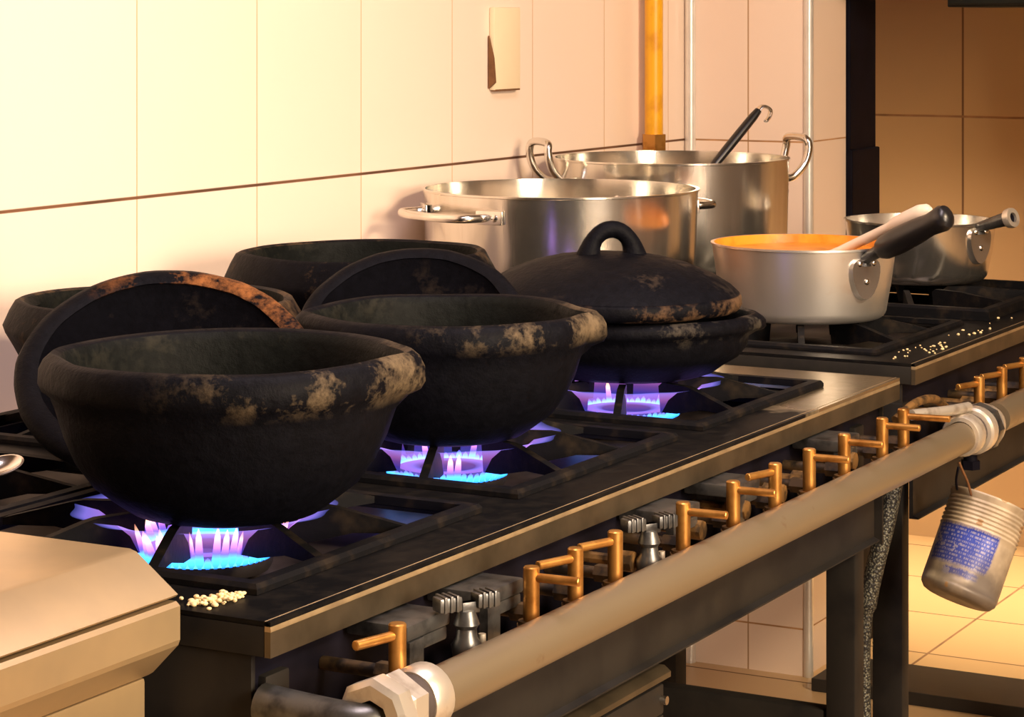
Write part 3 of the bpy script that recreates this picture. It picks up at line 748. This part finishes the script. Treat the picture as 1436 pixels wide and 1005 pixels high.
bm=NB(); tube(bm,[p0+V((0,0,.002)),e0,e1,e2],[.013,.0105,.0115,.013],16); obj('handle_stub',bm,M_zinc,pan2)
uu=(e2-e1).normalized(); bm=NB(); lathe(bm,[(.0085,-.004),(.0165,-.004),(.0175,.003),(.0165,.008),(.0085,.008)],n=24,M=frame(e2,uu),closed=True); obj('stub_flange',bm,M_union,pan2)
bm=NB(); tube(bm,[e2+uu*.0005,e2+uu*.003],.0086,16); obj('stub_hole',bm,M_black,pan2)

# cream spoon lying across pan 1
s0=at_px(1178,352,3.69); s1=at_px(1250,318,3.62); s2=at_px(1300,297,3.56); s0b=at_px(1120,375,3.74)
sp_=thing('serving_spoon','cream plastic spoon resting in the sauce beside the black grip','spoon',s0)
bm=NB(); uu=(s2-s1); tube(bm,[s0b,s0,s1-uu*.06,s1,s1+uu*.15,s1+uu*.5,s1+uu*.85,s1+uu*1.02,s1+uu*1.1],[.006,.0075,.008,.009,.0125,.0140,.0150,.0120,.005],14); obj('spoon_handle',bm,M_cream,sp_)
bm=NB(); lathe(bm,[(0,-.010),(.018,-.008),(.028,0),(.026,.001),(.017,-.005),(0,-.007)],n=24,M=frame(s0b+V((0,0,-.004)),(0.2,0,1))); obj('spoon_bowl',bm,M_cream,sp_)

# ladle leaning on the back rim of the tall pot
la=at_px(1004,228,4.46); lb=at_px(1064,154,4.51); ld=(lb-la)
l_low=la-ld*1.8
lad=thing('ladle','black handled ladle standing in the tall aluminium pot, hooked steel tip','ladle',l_low)
bm=NB(); tube(bm,[la-ld*.12,la,la+ld*.3,la+ld*.6,la+ld*.86,la+ld*.99],[.008,.0098,.0105,.0105,.0100,.008],14,flat=(1,.8)); obj('handle_grip',bm,M_bake,lad)
hk=[la+ld*.97,la+ld*1.06,at_px(1074,149.5,4.515),at_px(1080,154,4.52),at_px(1079,163,4.52),at_px(1074,170,4.515)]
bm=NB(); tube(bm,spline(hk,6),.0075,10,flat=(1,.45)); obj('hook',bm,M_steel_b,lad)
bm=NB(); tube(bm,[la-ld*.1,l_low],.004,10); obj('shaft',bm,M_steel_b,lad)
bm=NB(); lathe(bm,[(0,-.03),(.025,-.026),(.042,-.010),(.046,.006),(.0445,.006),(.040,-.009),(.024,-.024),(0,-.028)],n=28,M=frame(l_low+V((-.02,-.02,.012)),(0,0,1))); obj('bowl',bm,M_steel_b,lad)

# ------------------------------------------------------------------ gas pipe with its valves
PY,PZ,PR=-.088,.776,.0212
gp=thing('gas_pipe','thick gas supply pipe along the front of both ranges, lined with brass valves','pipe',(.8,PY,PZ))
bm=NB(); tube(bm,[(.085,PY,PZ),(1.545,PY,PZ)],PR,28); obj('pipe_run',bm,M_pipe,gp)
bm=NB(); tube(bm,[(1.70,PY,PZ+.004),(2.75,PY,PZ+.004)],PR+.001,28); obj('pipe_run',bm,M_pipe,gp)
def union(x0,flip,big):
    s=-1 if flip else 1
    bm=NB(); M=frame((x0,PY,PZ+.002),(s,0,0),(0,0,1))
    lathe(bm,[(.0205,-.002),(.026,-.002),(.0285,.002),(.0285,.024),(.026,.028),(.0205,.028)],n=32,M=M,closed=True); a=obj('pipe_collar',bm,M_union,gp)
    bm=NB(); lathe(bm,[(.018,.026),(.0245,.026),(.0245,.044),(.018,.044)],n=28,M=M,closed=True); obj('pipe_thread',bm,M_dirt,gp)
    bm=NB(); lathe(bm,[(.018,.042),(.030,.042),(.033,.046),(.033,.066),(.030,.070),(.018,.070)],n=(32 if big else 6),M=M,closed=True); obj('pipe_nut',bm,M_union,gp,30)
    bm=NB(); lathe(bm,[(.018,.069),(.034,.069),(.035,.072),(.035,.088),(.030,.092),(.018,.092)],n=8,M=M,closed=True); obj('pipe_nut',bm,M_zinc if big else M_union,gp,30)
    if big:
        bm=NB(); lathe(bm,[(.018,.092),(.033,.092),(.031,.105),(.025,.125),(.018,.128)],n=28,M=M,closed=True); obj('pipe_reducer',bm,M_union,gp)
union(1.545,False,True); union(.106,True,False)
bm=NB(); tube(bm,spline([(.035,PY,PZ),(.022,PY+.004,PZ),(.012,PY+.02,PZ),(.011,PY+.05,PZ+.001),(.012,.004,PZ+.003),(.012,.0165,PZ+.004)],6),.017,18); obj('pipe_elbow',bm,M_zinc,gp)
bm=NB(); cyl(bm,(1.60,PY+.004,PZ-.022),(1.60,PY+.004,PZ-.05),.010,12); cyl(bm,(1.60,PY+.004,PZ-.052),(1.60,PY+.004,PZ-.040),.0135,6); obj('drain_plug',bm,M_black,gp)
VY=-.062
def valve(x,dirv,post=True,lz=.0,L=.05):
    """brass bar valve: base nut on the pipe, upright bar, short cross lever and the dark injector tube behind"""
    base=V((x,VY,PZ+.016)); top=PZ+.061
    bm=NB(); tube(bm,[(x,VY+.003,PZ-.006),(x,VY+.003,PZ+.006)],.0125,6); tube(bm,[(x,VY+.003,PZ+.006),(x,VY+.003,PZ+.010)],.0100,12)
    v=obj('gas_valve',bm,M_brass_d,gp,30)
    bm=NB(); cyl(bm,(x,VY,PZ+.009),(x,VY,top),.0078,16,bev=.0012); obj('valve_stem',bm,M_brass,v)
    d=V((dirv[0],dirv[1],0)).normalized(); a=V((x,VY,top-.010+lz))
    bm=NB(); cyl(bm,a+d*.004,a+d*L,.0044,12,bev=.0008); obj('valve_lever',bm,M_brass,v)
    bm=NB(); cyl(bm,(x+.018,VY+.006,PZ+.012),(x+.018,VY+.03,PZ+.012),.0095,6); cyl(bm,(x+.018,VY+.03,PZ+.012),(x+.018,.0255,PZ+.012),.0062,10); obj('injector',bm,M_brown_d,v)
    return v
VX=[(.100,(-1,.25)),(.342,(.05,-1)),(.433,(-1,.35)),(.521,(-1,.35)),(.685,(.05,-1)),(.819,(.05,-1)),(.941,(-1,.3)),(1.048,(.05,-1)),(1.165,(.05,-1)),(1.302,(.05,-1))]
for x,d in VX: valve(x,d)
valve(1.384,(.1,-1),L=.062)
for x,d in ((1.708,(-1,.35)),(1.817,(-1,.35)),(1.929,(-1,.35))): valve(x,d)
bm=NB(); tube(bm,spline([(1.45,-.05,.818),(1.52,-.075,.815),(1.585,-.085,.812)],4),.0075,12); obj('bypass_tube',bm,M_union,gp)
bm=NB(); tube(bm,spline([(1.47,-.02,.806),(1.52,-.03,.822),(1.585,-.035,.820),(1.64,-.035,.80)],5),.006,10); obj('bypass_tube',bm,M_brass_d,gp)
def starvalve(x):
    """grey wing-handled cock with ribbed thumb pads on a turned neck"""
    b=V((x,VY+.004,PZ+.008))
    bm=NB(); lathe(bm,[(0,-.004),(.013,-.004),(.014,.006),(.010,.012),(.009,.020),(.012,.024),(.010,.030),(.0075,.036),(0,.038)],n=18,M=Matrix.Translation(b)); v=obj('gas_cock',bm,M_zinc,gp)
    bm=NB()
    for s in (-1,1):
        M=Matrix.Translation(b+V((0,0,.044)))@rotz(-.55)@Matrix.Translation((s*.0195,0,0))
        box(bm,(-.0115,-.008,-.006),(.0115,.008,.007),.002,M=M)
        for q in (-.006,0,.006): box(bm,(q-.0014,-.0095,-.006),(q+.0014,.0095,.0085),.0006,M=M)
        box(bm,(-s*.0195-.006,-.004,-.010),(-s*.0195+.012 if s<0 else -s*.0195+.012,.004,.0),.001,M=M)
    obj('wing_handle',bm,M_zinc,v)
    bm=NB(); cyl(bm,b+V((.018,-.006,-.006)),b+V((.018,-.006,.012)),.0035,10); obj('screw',bm,M_union,v)
    return v
starvalve(.226); starvalve(.609)
def shutter(x0,x1):
    """grey cast air-shutter housing behind the pipe"""
    bm=NB(); box(bm,(x0,-.042,.806),(x1,.022,.820),.003)
    prism(bm,[(-.043,.772),(-.043,.8055),(-.034,.8055),(-.034,.767),(-.039,.760)],'x',x0+.002,x0+.026)
    box(bm,(x0+.03,-.040,.793),(x1-.002,.02,.8055),.003); obj('air_shutter',bm,M_zinc,gp)
for x in (.150,.290,.70,.87,1.20): shutter(x,x+.075)
def cap(x):
    bm=NB(); tube(bm,[(x,-.045,.788),(x,-.020,.788)],.011,8); tube(bm,[(x,-.021,.788),(x,.0255,.788)],.006,8); obj('plug',bm,M_brass_d,gp,30)
for x in (.60,.775,.90,1.01,1.10,1.25,1.66,1.76,1.87): cap(x)

# hose between the ranges
hp=[atp for atp in (at_px(1254,672,3.39),at_px(1243,730,3.39),at_px(1228,790,3.39),at_px(1216,850,3.39),at_px(1211,910,3.39),at_px(1212,1010,3.39),at_px(1216,1150,3.39))]
bm=NB(); tube(bm,spline(hp,8),[.0135]*25+[.010]*24,12); hs=obj('gas_hose',bm,M_hose,None)
tag(hs,'grey braided gas hose hanging down between the two ranges','hose')

# ------------------------------------------------------------------ tin can hanging from the pipe union
cc=at_px(1340,842,3.30); ct=at_px(1388,703,3.34)
axis=(ct-cc).normalized(); CH=(ct-cc).length; CR=.0535
Mc=frame(cc,axis,RIGHT)
can=thing('tin_can','dented ribbed tin can with a worn blue label hung by a wire from the pipe','can',cc)
can.matrix_world=Mc
def childmesh(nm,bm,mat,parent,sm=True):
    bmesh.ops.recalc_face_normals(bm,faces=bm.faces)
    me=bpy.data.meshes.new(nm); bm.to_mesh(me); bm.free(); me.materials.append(mat)
    if sm:
        for p in me.polygons: p.use_smooth=True
    o=link(bpy.data.objects.new(nm,me)); o.parent=parent; return o
prof=[(0,.004),(CR-.012,.002),(CR-.006,.004),(CR-.001,.010),(CR,.016)]
z=.016
while z<.092: prof.append((CR,z)); z+=.01
k=0; z=.094
while z<CH-.008:
    prof.append((CR+.0012*math.sin(2*PI*(z-.094)/.0060),z)); z+=.0010; k+=1
prof+=[(CR+.0005,CH-.005),(CR+.0022,CH-.003),(CR+.0022,CH),(CR-.0005,CH+.0005),(CR-.0015,CH-.004),(CR-.002,.02),(CR-.006,.008),(0,.006)]
def dent(a,r,z):
    d=math.atan2(math.sin(a+1.2),math.cos(a+1.2)); return (r-.004*math.exp(-(d/.35)**2-((z-.03)/.025)**2)*(1 if r>.02 else 0)-.003*math.exp(-((a-4.4)/.5)**2)*(z/CH if r>.02 else 0),z)
bm=NB(); lathe(bm,prof,(0,0,0),72,dent); childmesh('can_body',bm,M_can,can)
# wire: through two holes near the rim, up round the pipe
inv=Mc.inverted()
wpts=[at_px(1362,694,3.30),at_px(1357,676,3.285),at_px(1350,660,3.275),at_px(1345,648,3.27)]
bm=NB(); tube(bm,[inv@p for p in spline(wpts,5)],.0018,8); childmesh('wire',bm,M_brown,can)
wpts=[at_px(1342,686,3.31),at_px(1341,672,3.30),at_px(1344,655,3.29)]
bm=NB(); tube(bm,[inv@p for p in spline(wpts,5)],.0018,8); childmesh('wire',bm,M_black,can)

# ------------------------------------------------------------------ stainless counter unit at the left
X1=-.022; X0=-.78
ct_=thing('steel_worktop_unit','stainless worktop unit with a sloped front lip at the near left corner','worktop',((X0+X1)/2,.4,0))
bm=NB(); prism(bm,[(.078,.871),(.080,.869),(.150,.869),(.85,.869),(.85,.904),(.128,.904),(.121,.902)],'x',X0,X1); obj('top',bm,M_inox,ct_,20)
bm=NB(); prism(bm,[(.075,.862),(.079,.8655),(.20,.8655),(.20,.800),(.108,.800),(.103,.803),(.077,.829),(.075,.834)],'x',X0,X1-.001); obj('front_panel',bm,M_inox,ct_,20)
bm=NB(); box(bm,(X0,.108,.12),(X1-.004,.84,.799),.004); obj('body',bm,M_inox,ct_)
for x in (X0+.04,X1-.05):
    for y in (.14,.80):
        bm=NB(); tube(bm,[(x,y,0),(x,y,.119)],.02,14); obj('leg',bm,M_steel_b,ct_)

# steel spoon lying on the empty grate at the far left
s=thing('steel_spoon','shiny steel spoon bowl poking in from the left edge over the grate','spoon',at_px(4,655,2.46))
c=at_px(2,653,2.44)
bm=NB(); t_=bmesh.new()
d=(RIGHT*.8+V((0,0,.45))+FWD*.3).normalized()
nrm=(VIEWER*.45+V((0,0,.9))).normalized()
lathe(bm,[(0,-.007),(.010,-.006),(.017,-.002),(.0195,.001),(.0175,.0015),(.014,-.001),(.008,-.004),(0,-.005)],n=32,M=frame(c,nrm,d)@Matrix.Diagonal((1.2,.8,1,1))); obj('spoon_bowl',bm,M_steel_b,s)
bm=NB(); tube(bm,[c-d*.026,c-d*.06+V((0,0,.006)),c-d*.16+V((0,0,.0))],[.004,.003,.005],10); obj('spoon_handle',bm,M_steel_b,s)

# ------------------------------------------------------------------ spilled rice on the near corner, crumbs elsewhere
rnd=random.Random(3)
bm=NB()
def crumb(x,y,z,r):
    t=bmesh.new(); bmesh.ops.create_icosphere(t,subdivisions=2,radius=r)
    sc=(rnd.uniform(.8,1.5),rnd.uniform(.8,1.3),rnd.uniform(.6,.95))
    for v in t.verts: v.co=V((v.co.x*sc[0],v.co.y*sc[1],v.co.z*sc[2]))
    merge(bm,t,Matrix.Translation((x,y,z))@rotz(rnd.uniform(0,6)))
for i in range(150):
    f=rnd.random()**1.0; x=.012+.056*f+rnd.gauss(0,.004); y=.088-.016*f+rnd.gauss(0,.009)*(1.15-f*.8)
    if (y>.056 and x>.062): x=.058
    r=rnd.uniform(.0014,.0027); crumb(x,y,ZT+r*.7+(.003*rnd.random() if i<60 else 0),r)
ri=obj('spilled_rice',bm,M_crumb,None); tag(ri,'spilled grains of rice on the near corner of the front range','rice',kind='stuff')
bm=NB()
for i in range(46):
    if i<34: x=rnd.uniform(1.63,1.85); y=rnd.uniform(.008,.06)
    else: x=rnd.uniform(1.9,2.2); y=rnd.uniform(.02,.06)
    r=rnd.uniform(.0010,.0024); crumb(x,y,.863+r*.6,r)
cr=obj('food_crumbs',bm,M_crumb,None); tag(cr,'scattered food crumbs on the front strip of the second range','crumbs',kind='stuff')

# ------------------------------------------------------------------ light
def area(name,loc,target,sx,sy,e,col):
    l=bpy.data.lights.new(name,'AREA'); l.shape='RECTANGLE'; l.size=sx; l.size_y=sy; l.energy=e; l.color=col
    o=link(bpy.data.objects.new(name,l)); o.location=loc
    o.rotation_euler=(V(target)-V(loc)).to_track_quat('-Z','Y').to_euler(); return o
area('kitchen_wall_light',(.55,-2.55,2.55),(1.9,.6,1.0),1.0,.4,130,(1,.76,.49))
l3=area('pot_highlight_fill',(.0,-2.62,1.48),(1.2,.5,1.0),1.75,.9,32,(1,.78,.58)); l3.data.spread=math.radians(68)  # added unseen source that puts highlights on the aluminium pots
area('overhead_fill',(.5,-.3,2.66),(.5,-.25,0),1.8,.4,33,(1,.82,.86))  # added fill with no known fixture, paler to whiten the tiled wall
l2=area('next_room_light',(3.85,.1,2.6),(3.85,.1,0),.12,3.0,24,(1,.74,.42)); l2.data.spread=math.radians(45)
w=bpy.data.worlds.new('World'); bpy.context.scene.world=w; w.use_nodes=True
w.node_tree.nodes['Background'].inputs[0].default_value=(.22,.22,.6,1); w.node_tree.nodes['Background'].inputs[1].default_value=.09

# ------------------------------------------------------------------ camera
cd=bpy.data.cameras.new('Camera'); cam=link(bpy.data.objects.new('Camera',cd))
cd.sensor_fit='HORIZONTAL'; cd.sensor_width=36; cd.lens=36*F/1436
cd.shift_y=-(502.5-HY)/1436; cd.clip_start=.05; cd.clip_end=50
cam.location=CAM; cam.rotation_euler=(PI/2,0,-PI/2+math.atan2(FWD.y,FWD.x))
sc=bpy.context.scene; sc.camera=cam
vs=sc.view_settings; vs.view_transform='Standard'; vs.look='None'; vs.gamma=1; vs.use_curve_mapping=False; vs.exposure=0.28
